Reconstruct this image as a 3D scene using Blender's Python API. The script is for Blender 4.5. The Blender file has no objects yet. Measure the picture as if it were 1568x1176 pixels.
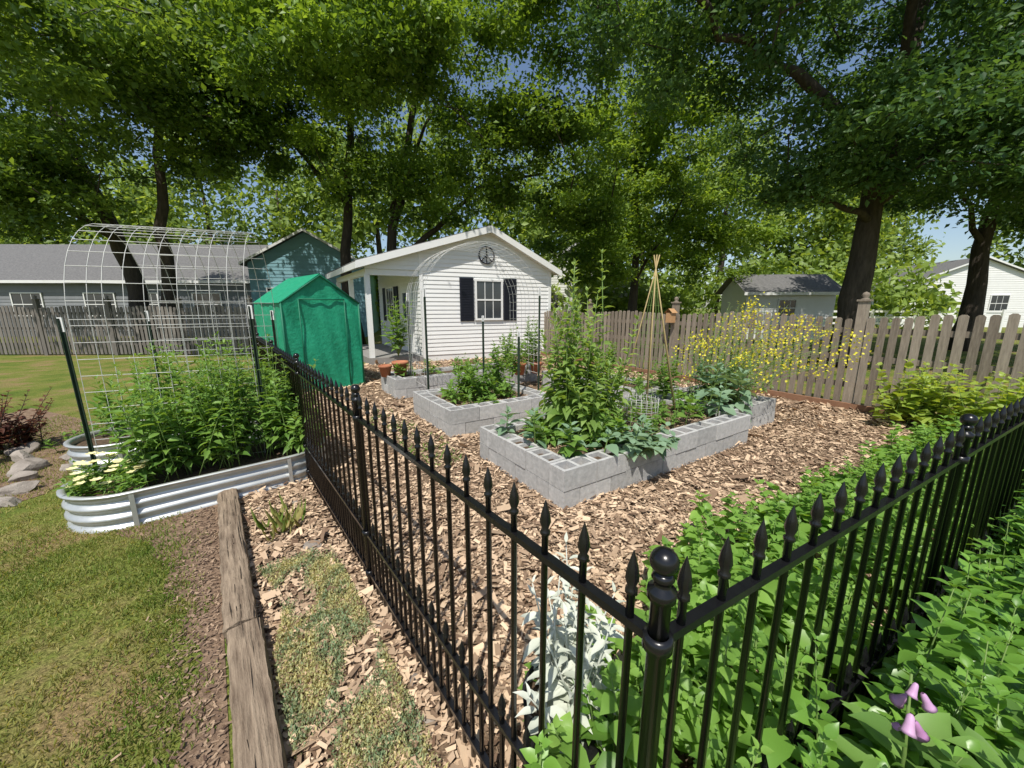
import bpy, math, random
import numpy as np
R=np.random.default_rng(11); random.seed(5)
sc=bpy.context.scene
# ---------------------------------------------------------------- materials
def nt(name):
    m=bpy.data.materials.new(name); m.use_nodes=True
    t=m.node_tree; b=t.nodes['Principled BSDF']; return m,t,b
def mat(name,c1,c2,rough=.7,scale=8,bump=.2,metal=0,stretch=(1,1,1),rw=.5,spec=.3,detail=6,bdist=.01):
    m,t,b=nt(name); n=t.nodes; l=t.links
    g=n.new('ShaderNodeNewGeometry'); mp=n.new('ShaderNodeMapping'); mp.inputs['Scale'].default_value=stretch
    l.new(g.outputs['Position'],mp.inputs['Vector'])
    no=n.new('ShaderNodeTexNoise'); no.inputs['Scale'].default_value=scale; no.inputs['Detail'].default_value=detail; no.inputs['Roughness'].default_value=.65
    l.new(mp.outputs[0],no.inputs['Vector'])
    mr=n.new('ShaderNodeMapRange'); mr.inputs[1].default_value=.3; mr.inputs[2].default_value=.7
    l.new(no.outputs['Fac'],mr.inputs[0])
    at=n.new('ShaderNodeAttribute'); at.attribute_name='rnd'
    mx=n.new('ShaderNodeMix'); mx.inputs[0].default_value=rw
    l.new(mr.outputs[0],mx.inputs[2]); l.new(at.outputs['Fac'],mx.inputs[3])
    cm=n.new('ShaderNodeMix'); cm.data_type='RGBA'
    cm.inputs[6].default_value=(*c1,1); cm.inputs[7].default_value=(*c2,1)
    l.new(mx.outputs[0],cm.inputs[0]); l.new(cm.outputs[2],b.inputs['Base Color'])
    b.inputs['Roughness'].default_value=rough; b.inputs['Metallic'].default_value=metal
    b.inputs['Specular IOR Level'].default_value=spec
    if bump:
        bp=n.new('ShaderNodeBump'); bp.inputs['Strength'].default_value=bump; bp.inputs['Distance'].default_value=bdist
        l.new(no.outputs['Fac'],bp.inputs['Height']); l.new(bp.outputs[0],b.inputs['Normal'])
    return m
def leafmat(name,c1,c2,trans=.35,rough=.45,spec=.35,tcol=None):
    m,t,b=nt(name); n=t.nodes; l=t.links
    at=n.new('ShaderNodeAttribute'); at.attribute_name='rnd'
    cm=n.new('ShaderNodeMix'); cm.data_type='RGBA'
    cm.inputs[6].default_value=(*c1,1); cm.inputs[7].default_value=(*c2,1)
    l.new(at.outputs['Fac'],cm.inputs[0]); l.new(cm.outputs[2],b.inputs['Base Color'])
    b.inputs['Roughness'].default_value=rough; b.inputs['Specular IOR Level'].default_value=spec
    tr=n.new('ShaderNodeBsdfTranslucent')
    hs=n.new('ShaderNodeMix'); hs.data_type='RGBA'; hs.blend_type='MULTIPLY'; hs.inputs[0].default_value=1
    l.new(cm.outputs[2],hs.inputs[6]); hs.inputs[7].default_value=(2.2,1.9,.8,1) if tcol is None else (*tcol,1)
    l.new(hs.outputs[2],tr.inputs['Color'])
    ms=n.new('ShaderNodeMixShader'); ms.inputs[0].default_value=trans
    l.new(b.outputs[0],ms.inputs[1]); l.new(tr.outputs[0],ms.inputs[2])
    l.new(ms.outputs[0],n['Material Output'].inputs['Surface'])
    return m
# ---------------------------------------------------------------- mesh builder
class MB:
    def __init__(s): s.v=[];s.f=[];s.m=[];s.r=[];s.sm=[]
    def add(s,vs,fs,m=0,smooth=False):
        o=len(s.v); s.v+= [tuple(map(float,p)) for p in vs]; r=random.random()
        for f in fs: s.f.append([i+o for i in f]); s.m.append(m); s.r.append(r); s.sm.append(smooth)
    def obox(s,o,ex,ey,ez,m=0):
        o,ex,ey,ez=map(lambda a:np.array(a,float),(o,ex,ey,ez))
        vs=[o,o+ex,o+ex+ey,o+ey,o+ez,o+ex+ez,o+ex+ey+ez,o+ey+ez]
        s.add(vs,[(0,3,2,1),(4,5,6,7),(0,1,5,4),(1,2,6,5),(2,3,7,6),(3,0,4,7)],m)
    def cbox(s,c,sx,sy,sz,d=(1,0),m=0):  # centered xy, base z ; d = x dir
        d=np.array([d[0],d[1],0.]);d/=np.linalg.norm(d);e=np.array([-d[1],d[0],0])
        c=np.array(c,float); s.obox(c-d*sx/2-e*sy/2,d*sx,e*sy,(0,0,sz),m)
    def tube(s,pts,r,n=6,m=0,smooth=True,cap=True):
        pts=[np.array(p,float) for p in pts]; k=len(pts)
        rs=r if hasattr(r,'__len__') else [r]*k
        vs=[];fs=[]
        for i,p in enumerate(pts):
            t=pts[min(i+1,k-1)]-pts[max(i-1,0)]; t/=max(1e-9,np.linalg.norm(t))
            a=np.array([0,0,1.]) if abs(t[2])<.9 else np.array([1.,0,0])
            x=np.cross(t,a);x/=np.linalg.norm(x);y=np.cross(t,x)
            for j in range(n):
                q=2*math.pi*j/n; vs.append(p+rs[i]*(math.cos(q)*x+math.sin(q)*y))
        for i in range(k-1):
            for j in range(n):
                a=i*n+j;b=i*n+(j+1)%n; fs.append((a,b,b+n,a+n))
        if cap: fs.append(tuple(range(n-1,-1,-1))); fs.append(tuple((k-1)*n+j for j in range(n)))
        s.add(vs,fs,m,smooth)
    def lathe(s,c,prof,n=12,m=0,smooth=True,M=None):
        vs=[];fs=[];c=np.array(c,float)
        for (r,z) in prof:
            for j in range(n):
                q=2*math.pi*j/n; p=np.array([r*math.cos(q),r*math.sin(q),z])
                if M is not None: p=M@p
                vs.append(c+p)
        for i in range(len(prof)-1):
            for j in range(n):
                a=i*n+j;b=i*n+(j+1)%n; fs.append((a,b,b+n,a+n))
        s.add(vs,fs,m,smooth)
    def obj(s,name,mats,parent=None):
        me=bpy.data.meshes.new(name); me.from_pydata(s.v,[],s.f)
        for x in mats: me.materials.append(x)
        me.polygons.foreach_set('material_index',s.m); me.polygons.foreach_set('use_smooth',s.sm)
        a=me.attributes.new('rnd','FLOAT','FACE'); a.data.foreach_set('value',s.r)
        me.update(); o=bpy.data.objects.new(name,me); sc.collection.objects.link(o)
        if parent: o.parent=parent
        return o
T={'simple':(np.array([[0,0,0],[.45,.5,.1],[1,0,-.08],[.45,-.5,.1]]),[(0,2,1),(0,3,2)]),
   'full':(np.array([[0,0,0],[.2,0,-.01],[.45,0,.0],[.74,0,-.03],[1,0,-.17],
                     [.1,.27,.06],[.3,.5,.09],[.56,.43,.07],[.8,.2,-.02],
                     [.1,-.27,.06],[.3,-.5,.09],[.56,-.43,.07],[.8,-.2,-.02]]),
           [(0,1,5),(1,2,6,5),(2,3,7,6),(3,4,8,7),(0,9,1),(1,9,10,2),(2,10,11,3),(3,11,12,4)]),
   'rect':(np.array([[0,-.4,0],[1,-.5,0],[.93,.45,.0],[.08,.5,.0]]),[(0,1,2,3)])}
def unit(a): return a/np.maximum(1e-9,np.linalg.norm(a,axis=-1,keepdims=True))
def leaves(name,P,D,N,L,W,mt,kind='simple',rnd=None,parent=None,smooth=False):
    P=np.asarray(P,float);n=len(P);D=unit(np.asarray(D,float));N=np.asarray(N,float)
    L=np.broadcast_to(L,(n,)).astype(float);W=np.broadcast_to(W,(n,)).astype(float)
    S=unit(np.cross(D,N));N=np.cross(S,D)
    t,fs=T[kind];k=len(t)
    V=(P[:,None]+L[:,None,None]*(t[None,:,0:1]*D[:,None]+t[None,:,2:3]*N[:,None])+W[:,None,None]*t[None,:,1:2]*S[:,None]).reshape(-1,3)
    lp=np.array([i for f in fs for i in f]);sz=np.array([len(f) for f in fs])
    loops=(np.arange(n)[:,None]*k+lp[None]).ravel()
    st=np.concatenate([[0],np.cumsum(sz)[:-1]]);starts=(np.arange(n)[:,None]*len(lp)+st[None]).ravel()
    me=bpy.data.meshes.new(name);me.vertices.add(len(V));me.vertices.foreach_set('co',V.ravel())
    me.loops.add(len(loops));me.loops.foreach_set('vertex_index',loops.astype(np.int32))
    me.polygons.add(n*len(fs));me.polygons.foreach_set('loop_start',starts.astype(np.int32))
    if rnd is None: rnd=R.random(n)
    me.materials.append(mt)
    me.update(calc_edges=True)
    a=me.attributes.new('rnd','FLOAT','FACE');a.data.foreach_set('value',np.repeat(np.clip(rnd,0,1),len(fs)).astype(np.float32))
    if smooth: me.polygons.foreach_set('use_smooth',[True]*(n*len(fs)))
    o=bpy.data.objects.new(name,me);sc.collection.objects.link(o)
    if parent:o.parent=parent
    return o
def rdir(n):
    return unit(R.normal(size=(n,3)))
# ---------------------------------------------------------------- palette
bark=mat('bark',(.03,.024,.018),(.10,.08,.062),.9,6,.8,stretch=(2,2,.4),rw=.2,bdist=.05)
black=mat('black_metal',(.006,.006,.007),(.012,.012,.013),.26,30,.03,rw=.3,spec=.5)
white=mat('white_vinyl',(.72,.72,.70),(.80,.80,.78),.5,2,.0,rw=.3)
oldwood=mat('weathered_wood',(.125,.10,.075),(.38,.32,.25),.85,10,.5,stretch=(4,4,.5),rw=.5)
greywood=mat('grey_wood',(.10,.09,.08),(.25,.225,.20),.85,10,.4,stretch=(4,4,.5),rw=.5)
redwood=mat('brown_board',(.20,.10,.055),(.32,.18,.11),.8,10,.3)
concrete=mat('concrete_block',(.30,.30,.29),(.58,.57,.55),.95,22,.7,rw=.4,bdist=.006)
soil=mat('soil',(.05,.034,.022),(.20,.135,.085),.95,40,1.,rw=0,bdist=.03)
galv=mat('galvanized_steel',(.46,.48,.47),(.64,.65,.63),.42,7,.05,metal=.6,rw=.2)
wire=mat('galvanized_wire',(.50,.50,.47),(.66,.66,.62),.5,20,0,metal=.1)
tpost=mat('green_post_paint',(.015,.03,.02),(.03,.05,.03),.6,20,0)
tentm=mat('green_polyethylene',(.012,.25,.13),(.03,.36,.20),.45,14,.5,rw=.1,bdist=.03)
tentd=mat('green_trim',(.01,.13,.07),(.012,.16,.09),.5,10,.1)
stone=mat('stone',(.17,.145,.12),(.42,.37,.32),.9,9,.8,bdist=.03,rw=.4)
terra=mat('terracotta',(.33,.12,.06),(.45,.19,.1),.8,10,.1)
glass=mat('window_glass',(.02,.025,.03),(.05,.06,.07),.08,2,0,spec=.8)
shut=mat('dark_shutter',(.012,.014,.022),(.02,.022,.032),.5,10,0)
roofm=mat('asphalt_shingle',(.09,.09,.09),(.20,.195,.19),.9,12,.5,rw=.1)
tealm=mat('teal_siding',(.17,.33,.38),(.22,.40,.45),.6,2,0)
greyw=mat('grey_siding',(.16,.17,.18),(.25,.26,.27),.7,2,0)
porchf=mat('porch_boards',(.2,.19,.18),(.32,.31,.29),.8,6,.2)
# ---------------------------------------------------------------- ground
C=np.array([.265,.595]);FL=np.array([-.611,.791]);FR=np.array([.872,.489])
B1=np.array([.835,.55]);B2=np.array([-.55,.835])
def v3(p,z=0): return np.array([p[0],p[1],z],float)
def grassmat():
    m,t,b=nt('lawn_grass');n=t.nodes;l=t.links
    g=n.new('ShaderNodeNewGeometry')
    def noise(s,d=5):
        x=n.new('ShaderNodeTexNoise');x.inputs['Scale'].default_value=s;x.inputs['Detail'].default_value=d;x.inputs['Roughness'].default_value=.7
        l.new(g.outputs['Position'],x.inputs['Vector']);return x
    a=noise(1.3);c=noise(60,4);d=noise(.35,3)
    r=n.new('ShaderNodeValToRGB');l.new(a.outputs['Fac'],r.inputs[0])
    e=r.color_ramp.elements;e[0].position=.34;e[0].color=(.12,.19,.035,1);e[1].position=.62;e[1].color=(.34,.25,.13,1)
    q=e.new(.5);q.color=(.22,.25,.06,1)
    r2=n.new('ShaderNodeValToRGB');l.new(c.outputs['Fac'],r2.inputs[0]);e=r2.color_ramp.elements
    e[0].position=.35;e[0].color=(.4,.4,.35,1);e[1].position=.65;e[1].color=(1.2,1.2,1.1,1)
    mx=n.new('ShaderNodeMix');mx.data_type='RGBA';mx.blend_type='MULTIPLY';mx.inputs[0].default_value=1
    l.new(r.outputs[0],mx.inputs[6]);l.new(r2.outputs[0],mx.inputs[7]);l.new(mx.outputs[2],b.inputs['Base Color'])
    bp=n.new('ShaderNodeBump');bp.inputs['Distance'].default_value=.03;bp.inputs['Strength'].default_value=.8
    l.new(c.outputs['Fac'],bp.inputs['Height']);l.new(bp.outputs[0],b.inputs['Normal'])
    b.inputs['Roughness'].default_value=.9;b.inputs['Specular IOR Level'].default_value=.1
    return m
g=MB();g.add([(-250,-60,0),(250,-60,0),(250,400,0),(-250,400,0)],[(0,1,2,3)]);g.obj('lawn_ground',[grassmat()])
chipg=mat('wood_chip_base',(.09,.055,.032),(.40,.28,.18),.95,45,1.,rw=0,bdist=.03)
poly=np.array([(.75,-1.2),(-.0,-.08),(-2.35,3.0),(-2.3,4.0),(-5.3,7.8),(-4.3,11.0),(1.3,13.6),(5.55,6.2),(7.6,2.9),(5.5,-1.2)])
g=MB();g.add([(x,y,.006) for x,y in poly],[tuple(range(len(poly)))]);g.obj('wood_chip_ground',[chipg])
def inpoly(P,poly):
    x,y=P[:,0],P[:,1];ins=np.zeros(len(P),bool);j=len(poly)-1
    for i in range(len(poly)):
        xi,yi=poly[i];xj,yj=poly[j]
        c=((yi>y)!=(yj>y))&(x<(xj-xi)*(y-yi)/(yj-yi+1e-12)+xi);ins^=c;j=i
    return ins
def rect(n,x0,x1,y0,y1): return np.stack([R.uniform(x0,x1,n),R.uniform(y0,y1,n)],1)
P=np.concatenate([rect(60000,-3,2.4,.3,3.2),rect(56000,-4,6,3,6.5),rect(24000,-5.5,5.5,6.5,13)]);P=P[inpoly(P,poly)]
n=len(P);ang=R.uniform(0,6.283,n);far=np.clip(P[:,1]/4.5,1,2)
D=np.stack([np.cos(ang),np.sin(ang),R.normal(0,.25,n)],1);N=np.stack([R.normal(0,.42,n),R.normal(0,.42,n),np.ones(n)],1)
chipm=mat('wood_chips',(.11,.06,.035),(.78,.58,.39),.85,30,0,rw=.9)
L=R.lognormal(-3.4,.48,n)*far
leaves('wood_chip_mulch',np.c_[P,R.uniform(.008,.034,n)],D,N,L,L*R.uniform(.2,.5,n),chipm,'rect')
soilstrip=mat('bare_soil',(.10,.06,.04),(.36,.25,.165),.95,22,1.,rw=0,bdist=.03,detail=10)
g=MB();pts=[]
for s in np.linspace(0,4.0,40):
    c=np.array([-.1,-.1])+FL*s; nrm=np.array([-.791,-.611]); w=.15+.04*math.sin(s*5.1)+.03*math.sin(s*13.3+1)+(max(0,s-2.7)*.35)
    pts.append((c+nrm*w,c))
vs=[];fs=[]
for i,(a,b) in enumerate(pts):
    vs+= [(a[0],a[1],.004),(b[0],b[1],.004)]
    if i: fs.append((2*i-2,2*i-1,2*i+1,2*i))
g.add(vs,fs);g.obj('bare_soil_edge',[soilstrip])
P=rect(380000,-7,-.2,.4,6.5)
off=(P-np.array([-.1,-.1]))@np.array([-.791,-.611]);al=(P-np.array([-.1,-.1]))@FL
edge=.03*np.sin(al*9)+.025*np.sin(al*23+2)
keep=(off>.03+edge+.2*R.random(len(P))**.8+np.clip(al-2.7,0,1)*.3*R.random(len(P)))
dist=np.linalg.norm(P,axis=1);keep&=R.random(len(P))<np.clip(3.2/dist,.1,1)**1.6
pn=np.sin(P[:,0]*2.3+1)*np.sin(P[:,1]*2.9+P[:,0])+.6*np.sin(P[:,0]*6+P[:,1]*5)+.5*np.sin(P[:,0]*14-P[:,1]*9+2*np.sin(P[:,1]*5))
keep&=(R.random(len(P))<np.clip(.68-.42*pn,.10,1));P=P[keep];n=len(P)
D=np.stack([R.normal(0,.55,n),R.normal(0,.55,n),np.ones(n)],1);N=rdir(n)
lawnb=leafmat('grass_blades',(.13,.23,.035),(.44,.38,.16),.3,.5,.15)
leaves('lawn_grass_blades',np.c_[P,np.zeros(n)],D,N,R.uniform(.016,.040,n),.006,lawnb,'simple',rnd=R.random(n)*.55+.2*(1+pn[keep]))
# debris on soil strip and grass
n=2600;s=R.uniform(0,3.9,n);k=np.abs(R.normal(0,.12,n))+.01;P=np.array([-.1,-.1])+FL*s[:,None]+np.array([-.791,-.611])*k[:,None];ang=R.uniform(0,6.28,n)
leaves('path_debris',np.c_[P,R.uniform(.006,.016,n)],np.stack([np.cos(ang),np.sin(ang),R.normal(0,.25,n)],1),R.normal(0,.3,(n,3))+[0,0,1],R.uniform(.008,.035,n),R.uniform(.004,.012,n),mat('debris',(.07,.04,.03),(.42,.30,.20),.9,30,0,rw=.9),'rect')
# ---------------------------------------------------------------- timber edging
g=MB();a=np.array([-.02,-.05]);d=FL;e=np.array([-.791,-.611])
def rough_beam(g,o,d,e,L,w,h,k=60):
    vs=[];fs=[];m=16
    dr=[R.normal(0,.0022) for _ in range(m)]
    for i in range(k+1):
        for j in range(m):
            q=j/m*4;side=int(q);f=q-side
            x,z=[(f,0),(1,f),(1-f,1),(0,1-f)][side]
            cx=x-.5;cz=z-.5
            if abs(cx)>.4 and abs(cz)>.4: cx*=.9;cz*=.9
            nz=.002*math.sin(i*.9+j*2.1)+dr[j]+R.normal(0,.0012)
            vs.append(v3(o+d*(L*i/k)+e*((cx+.5)*w+nz),(cz+.5)*h+(nz*1.3 if z>0 else 0)))
    for i in range(k):
        for j in range(m): a=i*m+j;b=i*m+(j+1)%m;fs.append((a,b,b+m,a+m))
    fs.append(tuple(range(m)));fs.append(tuple(k*m+j for j in range(m-1,-1,-1)))
    g.add(vs,fs)
for s0,s1,o in ((0,2.15,0),(2.165,3.98,.015)):
    rough_beam(g,a+d*s0+e*(-.07+o),d,e,s1-s0,.145,.105)
# long drying cracks: thin dark grooves inlaid as slivers
crk=[]
for i in range(46):
    s=R.uniform(.1,3.8);k=R.uniform(-.055,.06);l=R.uniform(.08,.45);z=.1075
    p=a+d*s+e*k;q=p+d*l+e*R.normal(0,.004);w=e*R.uniform(.001,.0028);m_=(p+q)/2
    g.add([v3(p,z),v3(m_-w,z+.001),v3(q,z),v3(m_+w,z+.001)],[(0,1,2,3)],1)
def timbmat():
    m=mat('landscape_timber',(.10,.068,.045),(.40,.31,.22),.9,7,1.,rw=.05,bdist=.02,detail=12)
    n=m.node_tree.nodes
    mp=[x for x in n if x.type=='MAPPING'][0];mp.vector_type='TEXTURE'
    mp.inputs['Rotation'].default_value=(0,0,math.atan2(FL[1],FL[0]));mp.inputs['Scale'].default_value=(2.2,.16,.16);return m
g.obj('landscape_timber',[timbmat(),mat('timber_crack',(.02,.014,.01),(.04,.03,.02),.95,20,0)])
# ---------------------------------------------------------------- black metal fence
def metal_fence(p0,d,length,panel):
    g=MB();dd=v3(d);e=np.array([-d[1],d[0],0])
    def P(s,z): return v3(p0+d*s,z)
    s=0;posts=[]
    while s<=length+.01: posts.append(s);s+=panel
    for i,s in enumerate(posts):
        c=P(s,0)
        if i or d[0]>0:
            g.lathe(c,[(0,0),(.018,0),(.018,1.145),(.025,1.145),(.025,1.163),(.015,1.168),(.015,1.18),(.02,1.185),(.015,1.195)]+
                [(.0245*math.sin(a)+.0005,1.217-.0245*math.cos(a)) for a in np.linspace(.5,math.pi,9)],18)
            for zz in (1.055,.36,.1):
                g.lathe(c,[(.019,zz-.015),(.027,zz-.013),(.027,zz+.013),(.019,zz+.015)],18)
        if i+1<len(posts):
            for zz in (1.055,.36,.1):
                g.obox(P(s+.02,zz-.009)-e*.011,dd*(panel-.04),e*.022,(0,0,.018))
            k=int(round(panel/.125))
            sp=panel/k
            for j in range(k):
                q=s+sp*(j+.5) ; c=P(q,0)
                g.lathe(c,[(.0,.03),(.0085,.03),(.0085,1.115),(.0125,1.117),(.0125,1.125),(.008,1.13),(.014,1.148),(.011,1.17),(.001,1.205)],8)
                if j<k-1:
                    c=P(q+sp/2,0)
                    g.lathe(c,[(.0,.03),(.0085,.03),(.0085,.40),(.0125,.402),(.0125,.41),(.008,.415),(.0135,.43),(.0105,.45),(.001,.48)],8)
    return g.obj('black_metal_garden_fence',[black])
metal_fence(C,FR,7.0,1.75)
metal_fence(C,FL,9.1,1.82)
# ---------------------------------------------------------------- concrete beds
def wall(g,o,d,e,L,h):
    n=max(1,round(L/.4));bl=L/n;ch=h/2
    jit=lambda:random.uniform(-.005,.005)
    for i in range(n+1):
        s0=max(0,(i-.5)*bl);s1=min(L,(i+.5)*bl)
        if s1-s0<.05: continue
        g.obox(v3(o+d*(s0+.004)+e*(.006+jit()),0),v3(d*(s1-s0-.008)),v3(e*.19),(0,0,ch-.005))
    for i in range(n):
        s0=i*bl+.004;l=bl-.008;j=jit();oo=o+e*(.003+j);z=ch;t=.032
        dz=random.uniform(-.004,.004)
        g.obox(v3(oo+d*s0,z),v3(d*l),v3(e*t),(0,0,ch+dz));g.obox(v3(oo+d*s0+e*(.193-t),z),v3(d*l),v3(e*t),(0,0,ch+dz))
        for k in (0,(l-t)/2,l-t):
            g.obox(v3(oo+d*(s0+k)+e*t,z),v3(d*t),v3(e*(.193-2*t)),(0,0,ch+dz-.001))
        g.obox(v3(oo+d*(s0+t)+e*t,z),v3(d*(l-2*t)),v3(e*(.193-2*t)),(0,0,ch*random.uniform(.35,.85)),1)
def bed(o,L,W,h=.36):
    g=MB();o=np.array(o,float)
    wall(g,o,B1,B2,L,h);wall(g,o+B2*(W-.2),B1,B2,L,h)
    wall(g,o+B2*.2+B1*.2,B2,-B1,W-.4,h);wall(g,o+B2*.2+B1*L,B2,-B1,W-.4,h)
    g.obox(v3(o+B1*.2+B2*.2,.01),v3(B1*(L-.4)),v3(B2*(W-.4)),(0,0,h-.07),1)
    return g.obj('concrete_block_raised_bed',[concrete,soil])
A=np.array([.417,2.88])
def BP(a,b,z=0): return v3(A+B1*a+B2*b,z)
bed(A,3.0,1.42);bed(A+B1*3.01+B2*.22,1.2,1.2);bed(A+B1*2.9+B2*1.45,.9,2.6);bed((-.78,4.68),1.7,1.4);bed((-2.1,6.8),3.2,1.0)
P=[]
for a0,a1,b0,b1,nn in ((.25,2.8,.25,1.2,2600),(3.2,4.0,.45,1.2,500),(3.1,3.6,1.7,3.8,700)):
    q=rect(nn,a0,a1,b0,b1);P.append(A+B1*q[:,:1]+B2*q[:,1:])
q=rect(1300,.22,1.5,.22,1.2);P.append(np.array([-.78,4.68])+B1*q[:,:1]+B2*q[:,1:]);P=np.concatenate(P);n=len(P);ang=R.uniform(0,6.28,n)
leaves('bed_mulch',np.c_[P,R.uniform(.302,.315,n)],np.stack([np.cos(ang),np.sin(ang),R.normal(0,.2,n)],1),R.normal(0,.3,(n,3))+[0,0,1],R.uniform(.02,.06,n),.014,mat('bed_chips',(.10,.06,.035),(.5,.36,.24),.85,30,0,rw=.85),'rect')
# ---------------------------------------------------------------- galvanized tanks
def tank(c,ax,L,W,h=.30):
    c=np.array(c,float);ax=np.array(ax)/np.linalg.norm(ax);e=np.array([-ax[1],ax[0]])
    def ring(off):
        r=W/2+off;hl=L/2-W/2;out=[]
        for i in range(20): q=-math.pi/2+math.pi*i/19;out.append(c+ax*(hl+r*math.cos(q))+e*r*math.sin(q))
        for i in range(20): q=math.pi/2+math.pi*i/19;out.append(c+ax*(-hl+r*math.cos(q))+e*r*math.sin(q))
        return out
    g=MB();prof=[]
    for z in np.linspace(0,h-.02,29): prof.append((.014*math.cos(z/h*2*math.pi*3.2),z))
    prof+=[(.014,h-.015),(.024,h-.01),(.024,h),(.0,h+.006),(-.02,h),(-.02,h-.03),(-.02,.05)]
    vs=[];fs=[];N=40
    for o,z in prof: vs+=[v3(p,z) for p in ring(o)]
    for i in range(len(prof)-1):
        for j in range(N): a=i*N+j;b=i*N+(j+1)%N;fs.append((a,b,b+N,a+N))
    g.add(vs,fs,0,True)
    g.add([v3(p,h-.06) for p in ring(-.021)],[tuple(range(N))],1)
    for sgn in (1,-1):
        p=c+e*(-W/2-.016)*1+ax*sgn*(L/2-W/2);g.cbox(v3(p,0.0),.03,.012,h-.01,ax,0)
    return g.obj('galvanized_raised_bed',[galv,soil])
TA=np.array([.75,.66]);TA/=np.linalg.norm(TA);TE=np.array([-TA[1],TA[0]])
T1=np.array([-2.83,3.28])+TA*.1;T2=T1+TE*1.55+TA*(-.1)
tank(T1,TA,1.86,.8,.28);tank(T2,TA,2.0,.8,.28)
def arch(name,p0,p1,back,zb,zl,zp,sp,rad=.003,sp2=None):
    g=MB();p0=np.array(p0);p1=np.array(p1);back=np.array(back);w=np.linalg.norm(p1-p0);bl=np.linalg.norm(back)
    prof=[(0,z) for z in np.arange(zb,zl,sp)]
    m=int(math.pi*((bl/2+zp-zl)/2)/sp)
    for i in range(m+1): q=math.pi*i/m;prof.append((.5-.5*math.cos(q),zl+(zp-zl)*math.sin(q)))
    prof+=[(1,z) for z in np.arange(zl-sp,zb-.001,-sp)]
    k=int(round(w/(sp2 or sp)))
    for i in range(k+1):
        b=p0+(p1-p0)*i/k;wv=.01*math.sin(i*2.1);g.tube([v3(b+back*t+wv,z) for t,z in prof],rad,4)
    for t,z in prof: g.tube([v3(p0+back*t,z),v3(p1+back*t,z)],rad,4)
    return g.obj(name,[wire])
arch('wire_arch_trellis',(-3.62,3.18),(-2.47,3.62),(-.62,1.45),.1,1.55,2.42,.14,.003,.12)
arch('wire_arch_trellis',(-1.45,6.45),(-2.0,7.4),(1.95,.95),.3,1.75,2.75,.17,.0032,.15)
def posts(L,name='steel_fence_post'):
    for x,y,z0,h,lx,ly in L:
        g=MB();a=v3((x,y),z0);b=v3((x+lx,y+ly),h)
        g.obox(a-np.array([.018,.003,0]),(.036,0,0),(0,.006,0),b-a);g.obox(a-np.array([.003,.022,0]),(.006,0,0),(0,.019,0),b-a)
        b2=a+(b-a)*.93;g.obox(b2-np.array([.02,.004,0]),(.040,0,0),(0,.009,0),(b-a)*.075,1)
        for k in range(14): g.obox(a+(b-a)*(.3+k*.045)+np.array([-.004,.003,0]),(.008,0,0),(0,.008,0),(0,0,.02))
        g.obj(name,[tpost,white])
posts([(-3.66,3.18,0,1.56,-.03,.0),(-2.42,3.62,0,1.66,0,0),(-4.3,4.6,0,1.6,0,0),(-3.1,5.05,0,1.6,0,0),(-1.42,6.4,0,1.95,0,0),(.52,7.4,0,2.0,0,0),(-.5,6.7,.2,1.5,0,0),(.1,5.7,.2,1.3,0,0),(-1.95,7.35,0,1.9,0,0)])
# ---------------------------------------------------------------- green tent greenhouse
def tent():
    fr=np.array([.70,.714]);sd=np.array([-.714,.70]);F=np.array([-4.26,7.22]);w=1.46;Ld=1.9;ze=1.75;zp=2.28
    g=MB()
    def Q(a,b,z,k=0):
        return v3(F+fr*a+sd*b,z)
    def sheet(fn,nu,nv,m=0):
        vs=[];fs=[]
        for i in range(nu+1):
            for j in range(nv+1): vs.append(fn(i/nu,j/nv))
        for i in range(nu):
            for j in range(nv): a=i*(nv+1)+j;fs.append((a,a+1,a+nv+2,a+nv+1))
        g.add(vs,fs,m,True)
    wob=lambda u,v:.022*math.sin(u*9+v*4)*math.sin(v*11+u*3)+.008*math.sin(u*31+v*7)
    top=lambda u:ze+(zp-ze)*(1-abs(2*u-1))
    for b,sg in ((0,-1),(Ld,1)):
        sheet(lambda u,v:Q(u*w,b+sg*wob(u,v),v*top(u)),32,20)
    for a,sg in ((0,-1),(w,1)):
        sheet(lambda u,v:Q(a+sg*wob(u+.3,v),u*Ld,v*ze),32,16)
    sheet(lambda u,v:Q(-.03+u*(w/2+.03),-.03+v*(Ld+.06),ze-.02+(zp-ze+.03)*u+.012*math.sin(v*15)*math.sin(u*3.14)),8,16)
    sheet(lambda u,v:Q(w+.03-u*(w/2+.03),-.03+v*(Ld+.06),ze-.02+(zp-ze+.03)*u+.012*math.sin(v*15)*math.sin(u*3.14)),8,16)
    for a in (.3,w-.3): g.tube([Q(a,-.03,.05),Q(a,-.03,ze+.05)],.012,6,1)
    for a in (0,w): g.tube([Q(a,-.01,0),Q(a,-.01,ze)],.02,6,1)
    g.tube([Q(.3,-.03,ze+.05),Q(w-.3,-.03,ze+.05)],.012,6,1)
    g.tube([Q(0,-.02,ze-.02),Q(w/2,-.03,zp-.02),Q(w,-.02,ze-.02)],.018,6,1)
    g.tube([Q(-.03,0,.62),Q(-.03,Ld,.62)],.01,6,1)
    g.obj('green_portable_greenhouse',[tentm,tentd])
tent()
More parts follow.
